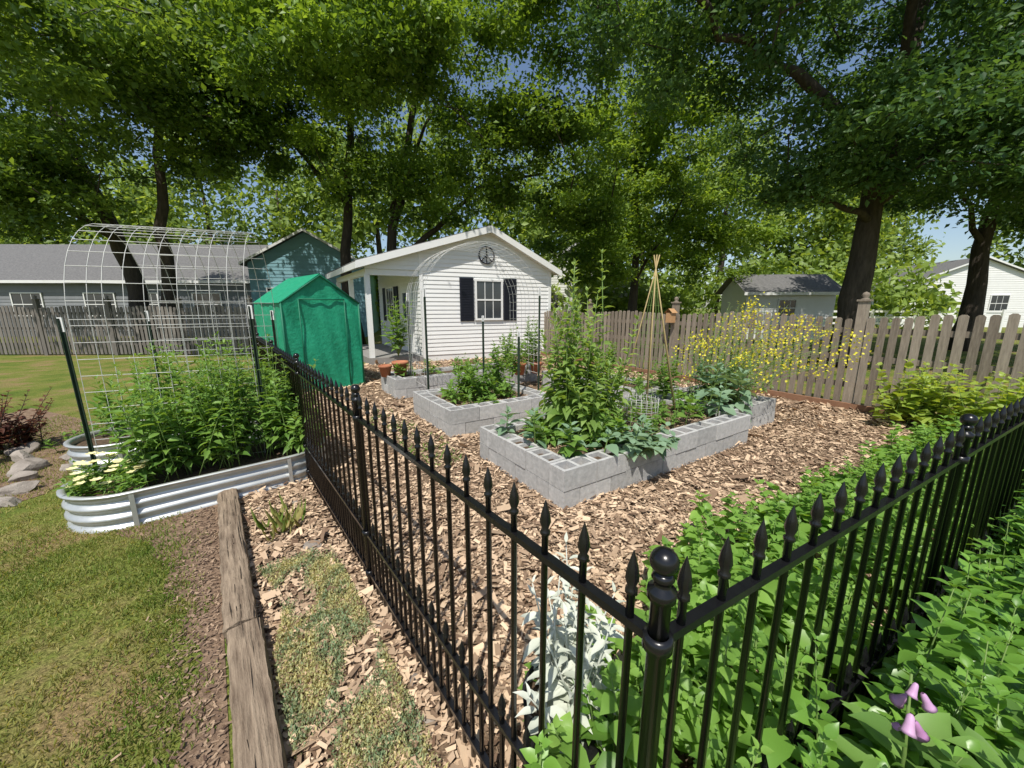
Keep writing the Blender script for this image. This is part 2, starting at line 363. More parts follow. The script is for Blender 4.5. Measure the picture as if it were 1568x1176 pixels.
# ---------------------------------------------------------------- lap siding / houses
def lap(g,o,d,nrm,zs,ext,m=0,st=.125):
    z=zs[0]
    while z<zs[1]-.01:
        z1=min(z+st,zs[1]);a0,a1=ext(z);b0,b1=ext(z1-.001)
        if a1-a0>.05:
            A_=v3(o+d*a0+nrm*.022,z);B_=v3(o+d*a1+nrm*.022,z);C_=v3(o+d*b1+nrm*.003,z1);D_=v3(o+d*b0+nrm*.003,z1)
            A0=v3(o+d*a0+nrm*.003,z);B0=v3(o+d*a1+nrm*.003,z)
            g.add([A_,B_,C_,D_,A0,B0],[(0,1,2,3),(4,5,1,0)],m)
        z=z1
def window(g,o,d,nrm,s0,s1,z0,z1,mf,mg,muntin=True):
    d3,n3=v3(d),v3(nrm);P=lambda s,z,k=.0:v3(o+d*s+nrm*k,z);t=.06
    g.obox(P(s0,z0,.0),d3*(s1-s0),n3*.03,(0,0,z1-z0),mg)
    g.obox(P(s0-t,z0-t),d3*(s1-s0+2*t),n3*.06,(0,0,t),mf);g.obox(P(s0-t,z1),d3*(s1-s0+2*t),n3*.06,(0,0,t),mf)
    g.obox(P(s0-t,z0),d3*t,n3*.058,(0,0,z1-z0),mf);g.obox(P(s1,z0),d3*t,n3*.058,(0,0,z1-z0),mf)
    if muntin:
        g.obox(P(s0,(z0+z1)/2-.02),d3*(s1-s0),n3*.05,(0,0,.045),mf)
        for k in (1/3,2/3): g.obox(P(s0+(s1-s0)*k-.01,z0),d3*.02,n3*.04,(0,0,z1-z0),mf)
def shutter(g,o,d,nrm,s0,s1,z0,z1,m):
    d3,n3=v3(d),v3(nrm);P=lambda s,z,k=0:v3(o+d*s+nrm*k,z)
    g.obox(P(s0,z0,.02),d3*(s1-s0),n3*.02,(0,0,z1-z0),m)
    for q in (s0,s1-.04): g.obox(P(q,z0,.041),d3*.04,n3*.015,(0,0,z1-z0),m)
    z=z0+.03
    while z<z1-.03: g.obox(P(s0+.042,z,.041),d3*(s1-s0-.084),n3*.012,(0,0,.02),m);z+=.05
def shed():
    g=MB();F=np.array([-4.1,11.1]);fd=np.array([.907,.42]);fd/=np.linalg.norm(fd);fn=np.array([fd[1],-fd[0]])
    sd=np.array([-.55,.835]);sd/=np.linalg.norm(sd)
    W=5.96;pk=3.66;ze=2.86;zp=3.98;D=4.6;c0=1.53
    top=lambda s: ze+(zp-ze)*s/pk if s<pk else zp-(zp-ze)*(s-pk)/(W-pk)
    def ext(z):
        if z<=top(c0): a=c0
        else: a=(z-ze)/(zp-ze)*pk
        b=W if z<=ze else W-(z-ze)/(zp-ze)*(W-pk)
        return a,b
    lap(g,F,fd,fn,(.2,zp-.02),ext)
    lap(g,F,fd,fn,(ze-.15,ze+.48),lambda z:(max(0,(z-ze)/(zp-ze)*pk),c0))
    P=lambda s,k,z:v3(F+fd*s+sd*k,z)
    g.add([P(c0,0,.0),P(W,0,.0),P(W,0,ze),P(pk,0,zp),P(c0,0,top(c0))],[(0,1,2,3,4)])
    o=F+fd*c0;sn2=-np.array([sd[1],-sd[0]])
    lap(g,o+sd*0,sd,sn2,(.2,top(c0)-.05),lambda z:(0,D))
    g.add([P(c0,0,0),P(c0,D,0),P(c0,D,3.3),P(c0,0,3.3)],[(0,1,2,3)])
    g.add([P(W,0,0),P(W,D,0),P(W,D,ze),P(W,0,ze)],[(0,1,2,3)])
    g.add([P(c0,D,0),P(W,D,0),P(W,D,ze),P(pk,D,zp),P(c0,D,top(c0))],[(4,3,2,1,0)])
    g.obox(P(c0,0,.1)+v3(fn*.0)-v3(fd*.03),v3(fd*.1),v3(fn*.035),(0,0,3.2),0)
    g.obox(P(W-.08,0,.1),v3(fd*.1),v3(fn*.035),(0,0,ze-.1),0)
    ov=.28
    def slab(s0,s1,z0,z1,m,dz=.03,th=.09):
        a=P(s0,-ov,z0+dz);b=P(s1,-ov,z1+dz);c=P(s1,D+ov,z1+dz);d=P(s0,D+ov,z0+dz);t=np.array([0,0,th])
        g.add([a,b,c,d,a+t,b+t,c+t,d+t],[(0,3,2,1),(4,5,6,7),(0,1,5,4),(1,2,6,5),(2,3,7,6),(3,0,4,7)],m)
    sl=(zp-ze)/pk;sr=(zp-ze)/(W-pk)
    slab(-.25,pk,ze-.25*sl,zp,1,.06,.06);slab(pk+.001,W+.2,zp,ze-.2*sr,1,.06,.06)
    slab(-.27,pk,ze-.27*sl,zp,0,-.03,.088);slab(pk+.001,W+.22,zp,ze-.22*sr,0,-.03,.088)
    for (s0,s1) in ((-.28,pk),(pk,W+.23)):
        z0=ze-.28*sl if s0<0 else zp;z1=zp if s1==pk else ze-.23*sr
        a=P(s0,-ov-.03,z0-.09);b=P(s1,-ov-.03,z1-.09);t=np.array([0,0,.19]);k=v3(sd*.025)
        g.add([a,b,b+t,a+t,a+k,b+k,b+t+k,a+t+k],[(0,1,2,3),(5,4,7,6),(3,2,6,7),(0,4,5,1)],0)
    a=P(-.29,-ov,ze-.29*sl-.09);g.obox(a,v3(sd*(D+2*ov)),v3(fd*.025),(0,0,.17),0)
    g.obox(P(.02,.02,ze-.32),v3(fd*c0*.97),v3(sd*.12),(0,0,.17),0)
    g.obox(P(.02,.15,ze-.32),v3(sd*(D-.2)),v3(fd*.12),(0,0,.17),0)
    for k in (.02,2.2,D-.2): g.obox(P(.0,k,.2),v3(fd*.13),v3(sd*.13),(0,0,ze-.5),0)
    g.obox(P(-.05,-.05,0),v3(fd*(c0+.02)),v3(sd*D),(0,0,.2),4)
    window(g,F+fn*.02,fd,fn,3.27,4.1,1.3,2.45,0,2)
    shutter(g,F+fn*.01,fd,fn,2.72,3.17,1.22,2.55,3);shutter(g,F+fn*.01,fd,fn,4.2,4.65,1.22,2.55,3)
    window(g,o+sn2*.02,sd,sn2,2.6,3.4,1.2,2.3,0,2);shutter(g,o+sn2*.01,sd,sn2,2.1,2.5,1.15,2.35,3);shutter(g,o+sn2*.01,sd,sn2,3.5,3.9,1.15,2.35,3)
    d3,n3=v3(sd),v3(sn2)
    g.obox(v3(o+sd*.7+sn2*.02,.22),d3*.95,n3*.03,(0,0,2.1),0);window(g,o+sn2*.05,sd,sn2,.9,1.45,1.3,2.1,0,2,False)
    c=P(3.62,0,3.24)+v3(fn*.05);rr=.25
    circ=[c+v3(fd)*rr*math.cos(q)+np.array([0,0,rr*math.sin(q)]) for q in np.linspace(0,2*math.pi,33)]
    g.tube(circ,.022,6,3,cap=False)
    for q in (90,270,225,315): q=math.radians(q);g.tube([c,c+v3(fd)*rr*math.cos(q)+np.array([0,0,rr*math.sin(q)])],.018,6,3)
    g.obj('white_garden_shed',[white,roofm,glass,shut,porchf])
shed()
def house(name,o,d,W,D,zw,zp,sm,wins=(),gable_front=True):
    g=MB();o=np.array(o,float);d=np.array(d,float);d/=np.linalg.norm(d);nr=np.array([d[1],-d[0]]);b=-nr
    P=lambda s,k,z:v3(o+d*s+b*k,z)
    if gable_front:
        lap(g,o,d,nr,(.3,zp-.05),lambda z:(0,W) if z<=zw else ((z-zw)/(zp-zw)*W/2,W-(z-zw)/(zp-zw)*W/2),0,.18)
        g.add([P(0,0,0),P(W,0,0),P(W,0,zw),P(W/2,0,zp),P(0,0,zw)],[(0,1,2,3,4)],0)
        g.add([P(0,D,0),P(W,D,0),P(W,D,zw),P(W/2,D,zp),P(0,D,zw)],[(4,3,2,1,0)],0)
        for s in (0,W): g.add([P(s,0,0),P(s,D,0),P(s,D,zw),P(s,0,zw)],[(0,1,2,3)],0)
        sl=(zp-zw)/(W/2)
        for s0,z0,s1,z1 in ((-.3,zw-.3*sl,W/2,zp),(W/2,zp,W+.3,zw-.3*sl)):
            a=[P(s0,-.3,z0+.02),P(s1,-.3,z1+.02),P(s1,D+.3,z1+.02),P(s0,D+.3,z0+.02)];t=np.array([0,0,.13])
            g.add(a+[x+t for x in a],[(0,3,2,1),(4,5,6,7)],1);g.add(a+[x+t for x in a],[(0,1,5,4),(1,2,6,5),(2,3,7,6),(3,0,4,7)],3)
    else:
        lap(g,o,d,nr,(.3,zw),lambda z:(0,W),0,.18)
        g.add([P(0,0,0),P(W,0,0),P(W,0,zw),P(0,0,zw)],[(0,1,2,3)],0)
        for s in (0,W): g.add([P(s,0,0),P(s,D,0),P(s,D,zw),P(s,D/2,zp),P(s,0,zw)],[(0,1,2,3,4)],0)
        g.add([P(-.3,-.4,zw-.1),P(W+.3,-.4,zw-.1),P(W+.3,D/2,zp+.1),P(-.3,D/2,zp+.1),P(W+.3,D+.4,zw-.1),P(-.3,D+.4,zw-.1)],[(0,1,2,3),(3,2,4,5)],1)
        g.obox(P(-.3,-.41,zw-.25),v3(d*(W+.6)),v3(b*.03),(0,0,.15),3)
    for s0,s1,z0,z1 in wins: window(g,o+nr*.03,d,nr,s0,s1,z0,z1,3,2)
    g.obj(name,[sm,roofm,glass,white])
house('teal_house',(-13.6,20.6),(.97,.24),5.6,8,3.9,5.5,tealm,((.8,1.8,1.2,2.6),(3.4,4.4,1.2,2.6)))
house('grey_ranch_house',(-34,22),(1,.02),20,9,3.2,5.6,greyw,((2,3.6,1.2,2.4),(6,7.6,1.2,2.4),(10,11.6,1.2,2.4),(13,14,1.2,2.4),(16,17.5,1.2,2.4)),False)
house('garden_storage_shed',(12.2,20.5),(.96,-.1),4.3,3,2.5,3.3,white,((1.6,2.4,1.2,2.0),),False)
house('white_house',(1.2,27),(1,.1),7,7,3.6,6.0,white,((1,2,1.3,2.6),(4,5,1.3,2.6)))
house('white_house',(34,34),(1,-.2),10,8,3.5,5.6,white,((2,3.2,1.3,2.6),(6,7.2,1.3,2.6)))
# ---------------------------------------------------------------- wooden fences
def picket_fence(p0,d,length,h,posts,mt,name,arc=.07,lean=.012,board=False,pw=.092,gap=.045,front=1):
    g=MB();p0=np.array(p0,float);d=np.array(d,float);d/=np.linalg.norm(d);e=np.array([-d[1],d[0]])*front
    P=lambda s,k,z:v3(p0+d*s+e*k,z);s=0
    while s<length:
        ps=sorted(posts);a,b=0,length
        for q in ps:
            if q<=s: a=q
        for q in reversed(ps):
            if q>s: b=q
        f=(s-a)/max(.1,b-a);hh=h+arc*math.sin(math.pi*f)+random.uniform(-.016,.016);l=random.uniform(-lean,lean)
        z0=.04;t=.02;cc=.025;w=pw*random.uniform(.94,1.04);yo=random.uniform(-.004,.004)
        base=[(0,z0),(w,z0),(w+l,hh-cc),(w-cc+l,hh),(cc+l,hh),(l,hh-cc)]
        vs=[P(s+x,yo,z) for x,z in base]+[P(s+x,t+yo,z) for x,z in base]
        fs=[tuple(range(6)),tuple(range(11,5,-1))]+[(i,(i+1)%6,(i+1)%6+6,i+6) for i in range(6)]
        g.add(vs,fs,0);s+=pw+gap
    for z in (.35,h*.55,h-.22): g.obox(P(0,.026,z),v3(d*length),v3(e*.04),(0,0,.085),0)
    for q in posts:
        g.obox(P(q-.06,-.03,0),v3(d*.12),v3(e*.12),(0,0,h+.28),0);g.obox(P(q-.08,-.05,h+.28),v3(d*.16),v3(e*.16),(0,0,.03),0)
        c=P(q,.03,h+.31);g.lathe(c,[(.06,0),(.035,.03),(.055,.06),(.04,.1),(.001,.12)],10,0)
    if board: g.obox(P(0,-.12,0),v3(d*length),v3(e*.06),(0,0,.11),1)
    return g.obj(name,[mt,redwood])
E2=np.array([-.52,.855])
st=np.array([5.55,6.2])-E2*3.6*1.0
picket_fence(st,E2,12.6,1.46,[.4,3.6,7.0,9.9,12.4],oldwood,'wooden_picket_fence',board=True,front=-1,arc=.1)
picket_fence((-26,13.2),(1,.015),19.5,1.62,[.2,2.6,5,7.4,9.8,12.2,14.6,17,19.3],greywood,'wooden_picket_fence',front=1)
g=MB()
for z in (.5,.9,1.3): g.obox((22,27,z),(26,-3,0),(0,.04,0),(0,0,.13))
for i in range(11): g.cbox((22+2.6*i,26.98-.3*i,0),.13,.13,1.5)
g.obj('white_rail_fence',[white])
g=MB();c=st+E2*7.0+np.array([-.12,-.1])
g.cbox(v3(c,1.3),.16,.14,.22,E2);d3=v3(E2)
ee=v3((E2[1],-E2[0]))
g.add([v3(c,1.52)-d3*.11-ee*.1,v3(c,1.52)-d3*.11+ee*.1,v3(c,1.62)+ee*.1,v3(c,1.62)-ee*.1,v3(c,1.52)+d3*.11+ee*.1,v3(c,1.52)+d3*.11-ee*.1],[(0,1,2,3),(3,2,4,5)])
g.obj('birdhouse',[mat('birdhouse_wood',(.4,.22,.1),(.5,.3,.15),.7,10,.1)])
# ---------------------------------------------------------------- trees
def tree(name,limbs,blobs,nleaf,ls,lm,crad=(.55,1.0),twig=.02,flat=.5,dens_out=.45):
    g=MB();nodes=[]
    for pts,r0,r1 in limbs:
        pts=[np.array(p,float) for p in pts];k=len(pts);pp=[]
        for i in range(k-1):
            for t in np.linspace(0,1,5)[:-1]:
                j=R.normal(0,.06,3)*(1 if (i or t) else 0);pp.append(pts[i]*(1-t)+pts[i+1]*t+j)
        pp.append(pts[-1]);m=len(pp)
        rr=[r0+(r1-r0)*(i/(m-1))**.8 for i in range(m)]
        if pts[0][2]<.1: rr[0]*=1.45;rr[1]*=1.08
        g.tube(pp,rr,10,0);nodes+=[p for p in pp if p[2]>2]
    cl=[]
    for c,r,n in blobs:
        q=rdir(n)*(R.random((n,1))**dens_out)*np.array(r);cl.append(np.array(c)+q)
    cl=np.concatenate(cl);nodes=[*nodes];NA=np.array(nodes)
    dd=np.array([np.min(np.linalg.norm(NA-c,axis=1)) for c in cl]);cl=cl[np.argsort(dd)]
    for c in cl:
        NA=np.array(nodes);dist=np.linalg.norm(NA-c,axis=1)+.6*np.maximum(0,NA[:,2]-c[2]);i=int(np.argmin(dist));a=NA[i];L=np.linalg.norm(c-a)
        mid=(a+c)/2+R.normal(0,.08*L,3)+np.array([0,0,.08*L]);r=twig*(.6+.45*L)
        g.tube([a,mid,c],[r,r*.7,r*.3],4,0,cap=False);nodes+=[mid,c]
    n=nleaf;ci=R.integers(0,len(cl),n);cr=R.uniform(*crad,len(cl))[ci]
    off=R.normal(0,.5,(n,3))*cr[:,None]*np.array([1,1,flat])
    P=cl[ci]+off;D=rdir(n);D[:,2]=D[:,2]*.6-.25
    N=R.normal(0,.55,(n,3));N[:,2]+=.8;N[:,1]-=.25
    tone=R.random(len(cl))[ci]**1.3*.65+R.random(n)*.35  # random tone per cluster, puts sunlit and dark crown patches into leaf colour
    L=ls*R.uniform(.6,1.35,n)
    o=leaves(name,P,D,N,L,L*R.uniform(.45,.7,n),lm,'simple',rnd=tone)
    g.obj('trunk_and_branches',[bark],o);return o
LM1=leafmat('maple_leaf',(.04,.09,.016),(.20,.31,.06),.42)
LM2=leafmat('ash_leaf',(.045,.10,.015),(.23,.36,.055),.44)
LM3=leafmat('oak_leaf',(.028,.078,.024),(.12,.22,.06),.38)
LM4=leafmat('distant_leaf',(.10,.17,.035),(.30,.41,.10),.42)
tree('oak_tree',[([(9.5,11,0),(9.55,11,2.5),(9.7,11,4.8),(10.2,11.2,9),(10.5,11,13)],.42,.1),
  ([(9.7,11,4.6),(8.2,10.6,6.2),(6.6,10.1,6.9),(4.3,9.3,7.2),(3.0,8.6,8.0)],.2,.05),
  ([(9.7,11,4.4),(11.3,11,6),(13,11.2,7.5)],.2,.06),([(9.6,11,3.9),(8,10.8,4.5),(6.4,10.6,4.3)],.1,.03),
  ([(9.9,11,6),(8.5,9.5,8.5),(7.5,8,10)],.15,.05)],
  [((9.5,10.8,9.2),(7,5.5,4),210),((4.6,9.2,8.8),(3.6,3,2.8),80),((13.5,10,6.5),(4,4,2.6),75),((9.6,9,5.4),(4,2.4,1.3),54),((15.5,9.5,4.8),(2.2,2.5,1.3),26),((11.5,8.2,4.4),(2.2,1.2,.7),18),((7.2,10.2,4.6),(1.6,1,.5),12)],
  114000,.14,LM3,crad=(.45,.9))
tree('maple_tree',[([(-14.3,15.3,0),(-14.5,15.2,3),(-15.2,15,6),(-16.5,15,10),(-17,15,13)],.36,.08),
  ([(-13.4,15.3,0),(-13.2,15.2,3.5),(-12.5,15,7),(-11.5,14.6,11)],.3,.07),([(-14.6,15.2,4),(-17,14.5,6.2),(-19,14,7)],.14,.04)],
  [((-14,14.4,10),(7.5,4.5,4.2),190),((-15,12.6,5.8),(3.2,2,1.7),50),((-10.2,13.8,8),(2.8,2.6,2.2),50),((-20,14,7),(4,3.5,3.5),60),((-11,10.5,8.0),(3,2,1.6),40)],
  84000,.17,LM1,crad=(.45,.9))
tree('ash_tree',[([(-7.0,17.3,0),(-7.1,17.2,4),(-6.5,17,8),(-6,16.5,13)],.3,.07),([(-5.3,17.4,0),(-5.2,17.2,4),(-4.3,17,8),(-3,16.5,12)],.3,.07),
  ([(-5.2,17.3,3.2),(-3.2,17,4.9),(-1.3,16.8,6.4),(1.2,16.5,6.8)],.15,.04),([(-5.1,17.2,5.5),(-2.8,16.6,9.5)],.12,.04),([(-7,17.2,6),(-9.5,16.5,9)],.13,.04)],
  [((-5,15.4,10.6),(7.4,4.6,4.5),220),((1,14.8,7.6),(3,2.6,2.5),60),((-9.4,15,8.2),(2.5,2.5,1.8),36),((-3,16,6.2),(4.5,2,1.3),40),((2.6,16.5,5.2),(1.8,1.8,2),30),((-4.5,11.0,8.2),(3.6,1.8,1.5),64),((1.4,13,10.5),(2.6,2,2),34)],
  108000,.165,LM2,crad=(.45,.9))
tree('linden_tree',[([(17.5,15,0),(17.6,15,5),(18,15,10)],.35,.1),([(17.6,15,3.8),(15,14.5,6.5)],.12,.04)],
  [((17.5,14.6,8.2),(5,4.5,3.8),130),((20,13,5),(2.5,2.5,1.5),30)],40000,.19,LM3)
tree('locust_tree',[([(6.4,21,0),(6.5,21,5),(6,21,11)],.28,.06),([(6.5,21,3),(8.5,20.5,7)],.1,.03)],
  [((6.2,20.5,9),(4,3.5,5.4),140),((4,19,4),(1.6,1.5,1.5),18),((11,23,6),(3.5,2.5,4),60)],48000,.21,leafmat('locust_leaf',(.07,.14,.022),(.28,.41,.07),.45))
def hedge_mass(name,spec,nleaf,ls,lm):
    P=[]
    for c,r,n in spec: P.append(np.array(c)+rdir(n)*(R.random((n,1))**.4)*np.array(r))
    cl=np.concatenate(P);n=nleaf;ci=R.integers(0,len(cl),n)
    P=cl[ci]+R.normal(0,.6,(n,3));P[:,2]=np.abs(P[:,2]);D=rdir(n);N=R.normal(0,.6,(n,3));N[:,2]+=.7;N[:,1]-=.4
    L=ls*R.uniform(.6,1.4,n)
    return leaves(name,P,D,N,L,L*.62,lm,'simple',rnd=R.random(len(cl))[ci]*.7+R.random(n)*.3)
spec=[];tops=[]
for i in range(30):
    x=-66+i*4.6+R.uniform(-1.5,1.5);y=33+R.uniform(-4,5);h=R.uniform(7.5,10.5);tops.append((x,y,h))
    if 30<x<44: y=max(y,44);tops[-1]=(x,y,h)
    spec.append(((x,y,h),(4.2,2.4,h*.75),58))
for i in range(24):
    x=-34+i*3.4
    if x>29: continue
    spec.append(((x,29+R.uniform(-3,3),2.2),(2.6,1.5,R.uniform(1.5,3.4)),18))
hedge_mass('distant_tree_line',spec,125000,.46,LM4)
g=MB()
for c in tops:
    g.tube([(c[0],c[1],0),(c[0]+.3,c[1],c[2]*.6),(c[0],c[1],c[2]*1.3)],[.3,.2,.06],7)
g.obj('distant_tree_trunks',[bark])
# ---------------------------------------------------------------- garden plants
class LS:
    def __init__(s): s.P=[];s.D=[];s.N=[];s.L=[];s.W=[];s.C=[];s.g=MB()
    def leaf(s,p,d,nn,l,w,c=None): s.P.append(p);s.D.append(d);s.N.append(nn);s.L.append(l);s.W.append(w);s.C.append(R.random() if c is None else c)
    def stem(s,base,h,lean=(0,0),nodes=8,leafL=.07,per=2,asp=.55,r=.004,t0=.15,el=(.0,.7),prof=None,pet=.15,curve=0):
        base=np.array(base,float);top=base+np.array([lean[0],lean[1],h])
        f=lambda t: base*(1-t)+top*t+np.array([lean[0],lean[1],0])*curve*(t*t-t)
        s.g.tube([f(t) for t in np.linspace(0,1,5)],[r,r*.9,r*.8,r*.6,r*.35],5)
        ph=R.uniform(0,6.28);pc=R.random()
        for i in range(nodes):
            t=t0+(1-t0)*(i+1)/nodes;p=f(t);ph+=math.pi/2+R.normal(0,.25)
            sc_=(1-.62*max(0,(t-.5)/.5)**1.5) if prof is None else prof(t)
            e=el[0]+(el[1]-el[0])*t**2
            for k in range(per):
                q=ph+2*math.pi*k/per+R.normal(0,.2);ee=e+R.normal(0,.25)
                o=np.array([math.cos(q),math.sin(q),0]);d=o*math.cos(ee)+np.array([0,0,math.sin(ee)])
                nn=np.array([0,0,1])*math.cos(ee)-o*math.sin(ee)+R.normal(0,.25,3);l=leafL*sc_*R.uniform(.7,1.25)
                s.leaf(p+d*l*pet,d,nn,l,l*asp,.35*pc+.25*t+.4*R.random())
    def build(s,name,lm,sm,kind='full',smooth=True):
        o=leaves(name,s.P,s.D,s.N,np.array(s.L),np.array(s.W),lm,kind,rnd=np.array(s.C),smooth=smooth);s.g.obj('stems',[sm],o);return o
stemg=mat('green_stem',(.12,.2,.045),(.19,.28,.08),.6,10,0)
mintm=leafmat('mint_leaf',(.045,.14,.018),(.22,.41,.065),.30,.36,.5)
tomm=leafmat('tomato_leaf',(.06,.15,.025),(.23,.38,.08),.34)
ls=LS();inn=np.array([-.489,.872])
def FP(s,k): return C+FR*s+inn*k
for i in range(600):
    s=R.uniform(.05,5.5);k=-R.uniform(.03,1.25)
    p=FP(s,k)
    if np.hypot(*p)<.40 or (p[1]<.15 and p[0]<.9): continue
    h=R.uniform(.44,.80)*(1 if s>.5 else .72)
    if np.hypot(*p)<.85: h*=.74
    ls.stem(v3(p),h,(R.normal(0,.07),R.normal(0,.07)),nodes=9,leafL=R.choice([.075,.09,.115]),per=R.choice([2,3,4]),asp=.6,r=.0035,t0=.25,el=(-.2,.6))
for p,h in (((.07,.73),.60),((.0,.62),.45),((.12,.62),.55),((.03,.70),.52),((.2,.5),.5)):
    ls.stem(v3(p),h,(0,.02),nodes=9,leafL=.09,per=4,asp=.62,t0=.2)
ls.build('mint_patch',mintm,stemg)
ls=LS()
for i in range(430):
    s=R.uniform(.2,6.4);k=R.uniform(.04,1.0)
    if s<1.0: k*=.5
    p=FP(s,k);h=R.uniform(.26,.60)*(1.1-.45*k)
    ls.stem(v3(p),h,(R.normal(0,.1),R.normal(0,.1)),nodes=8,leafL=R.choice([.07,.09,.12]),per=3,asp=.72,r=.004,t0=.2,el=(-.3,.5))
ls.build('potato_plants',leafmat('potato_leaf',(.075,.19,.028),(.27,.45,.09),.34,.42,.4),stemg)
ls=LS()
for i in range(130):
    a=R.uniform(-.48,.88);b=R.uniform(-.30,.32);p=T1+TA*a+TE*b;h=R.uniform(.55,1.2)*(1-.38*abs(a-.15))
    ls.stem(v3(p,.22),h,(R.normal(0,.15),R.normal(0,.15)),nodes=11,leafL=.11,per=3,asp=.4,r=.004,el=(-.2,.6))
for i in range(70):
    p=T2+TA*R.uniform(-.8,.9)+TE*R.uniform(-.28,.3)
    ls.stem(v3(p,.22),R.uniform(.5,1.1),(R.normal(0,.12),R.normal(0,.12)),nodes=11,leafL=.12,per=3,asp=.4,r=.004)
ls.build('vegetable_plants',tomm,stemg)
ls=LS();g=MB();yel=mat('pale_yellow_petal',(.78,.70,.28),(.85,.8,.5),.6,10,0)
for i in range(44):
    p=T1+TA*R.uniform(-.90,-.42)+TE*R.uniform(-.28,.3);h=R.uniform(.06,.2)
    ls.stem(v3(p,.22),h,(R.normal(0,.05),R.normal(0,.05)),nodes=5,leafL=.07,per=3,asp=.45)
    if i<34:
        c=v3(p,.26+h)
        for k in range(7):
            q=k*.9;d=np.array([math.cos(q),math.sin(q),.25]);sd=np.array([-math.sin(q),math.cos(q),0])
            g.add([c,c+d*.026+sd*.014,c+d*.04,c+d*.026-sd*.014],[(0,1,2,3)])
o=ls.build('flowering_petunia',tomm,stemg);g.obj('petals',[yel],o)
ls=LS();tallm=leafmat('tall_plant_leaf',(.10,.19,.035),(.32,.45,.13),.36)
for i in range(30):
    b=BP(.85+R.normal(0,.17),.75+R.normal(0,.17),.28);h=R.uniform(.7,1.55)
    if i==0:h=1.9
    if i==1:h=1.75
    if i==2:h=1.8
    ls.stem(b,h,(R.normal(0,.22) if i>2 else -.1+.1*i,R.normal(0,.2)),nodes=20,leafL=.17,per=3,asp=.46,r=.009,t0=.05,el=(-.3,.9),prof=lambda t:1.2-.85*t)
ls.build('bolting_amaranth_plant',tallm,stemg)
kale=leafmat('kale_leaf',(.10,.20,.11),(.25,.36,.23),.2,.5,.3);ls=LS()
for a,b,n,h,l in ((.35,.3,8,.3,.16),(.15,1.1,8,.28,.15),(.9,.1,9,.2,.17),(.6,.15,7,.22,.16),(.2,.65,7,.4,.14),(1.3,.25,7,.2,.15),(3.0,.55,14,.6,.22),(3.25,.3,14,.5,.22),(3.5,.6,14,.55,.2),(2.8,.3,11,.35,.18),(3.35,.9,14,.6,.2)):
    ls.stem(BP(a,b,.3),h,(R.normal(0,.04),R.normal(0,.04)),nodes=n,leafL=l,per=2,asp=.62,r=.007,t0=0,el=(-.3,.9))
for i in range(12):
    q=R.uniform(0,6.28);ls.stem(BP(1.05,.12,.33),.1+.1*R.random(),(.28*math.cos(q),.25*math.sin(q)-.12),nodes=6,leafL=.16,per=2,asp=.75,r=.006,el=(-.5,.3))
ls.build('kale_plants',kale,stemg)
ls=LS()
for i in range(170):
    z=.3;u=R.random()
    if u<.45: p=BP(R.uniform(.25,2.85),R.uniform(.2,1.25),z)
    elif u<.6: p=BP(R.uniform(3.1,3.7),R.uniform(1.7,3.8),z)
    elif u<.85: p=v3(np.array([-.78,4.68])+B1*R.uniform(.2,1.5)+B2*R.uniform(.2,1.2),z)
    else: p=v3(np.array([-2.1,6.8])+B1*R.uniform(.2,3)+B2*R.uniform(.2,.8),z)
    ls.stem(p,R.uniform(.06,.36),(R.normal(0,.07),R.normal(0,.07)),nodes=R.integers(4,8),leafL=R.choice([.06,.09,.13]),per=3,asp=R.choice([.4,.55,.75]),r=.004,el=(-.2,.8))
for p,h in (((-.2,6.1),.85),((.3,7.8),1.2),((-.1,8.2),1.0),((.0,7.4),.8),((-.45,5.5),.7),((-.7,5.7),.6),((.5,8.3),1.1),((1.5,6.3),.8),((2.2,5.4),.8)):
    for k in range(7): ls.stem(v3(p,.3),h*R.uniform(.7,1),(R.normal(0,.16),R.normal(0,.16)),nodes=11,leafL=.12,per=3,asp=.45,r=.005)
for i in range(60):
    p=np.array([-1.25,4.6])+FL*R.uniform(-1.0,1.6)+np.array([.79,.61])*R.uniform(-.25,.3)
    for j in range(6):
        q=R.uniform(0,6.28);ls.leaf(v3(p+R.normal(0,.04,2)),np.array([math.cos(q)*.8,math.sin(q)*.8,.8]),np.array([0,0,1.])+R.normal(0,.2,3),R.uniform(.04,.1),.012)
ls.build('vegetable_seedlings',tomm,stemg)
ls=LS();mb=BP(3.7,.75,.3);F=[]
for i in range(130):
    q=R.uniform(0,6.28);rr=R.uniform(.1,1.2);h=R.uniform(.7,1.55)*(1-.3*rr);lx=.4+rr*math.cos(q);ly=rr*math.sin(q)*.7-.15
    ls.stem(mb+np.array([R.normal(0,.2)-.1,R.normal(0,.16),0]),h,(lx,ly),nodes=13,leafL=.085,per=1,asp=.3,r=.0035,curve=.5,t0=.1,prof=lambda t:1.5-1.2*t)
    tip=mb+np.array([lx,ly,h])
    for k in range(int(R.integers(4,24))): F.append(tip+R.normal(0,.055,3)+np.array([0,0,-abs(R.normal(0,.09))]))
o=ls.build('flowering_mustard_plant',leafmat('mustard_leaf',(.13,.23,.08),(.28,.41,.15),.32),stemg)
F=np.array(F);n=len(F)
leaves('yellow_blossoms',F,rdir(n),R.normal(0,.4,(n,3))+[0,0,1],.034,.032,leafmat('yellow_blossom',(.72,.62,.03),(.85,.78,.08),.3,tcol=(1,1,1)),'simple',parent=o)
ls=LS()
for i in range(80):
    p=st+E2*R.uniform(1.1,3.0)+np.array([-.855,-.52])*R.uniform(.15,.75)
    ls.stem(v3(p),R.uniform(.35,.95),(R.normal(0,.15),R.normal(0,.15)),nodes=8,leafL=.15,per=2,asp=.9,r=.005)
ls.build('grape_vine',leafmat('grape_leaf',(.15,.25,.03),(.40,.50,.11),.38),stemg)
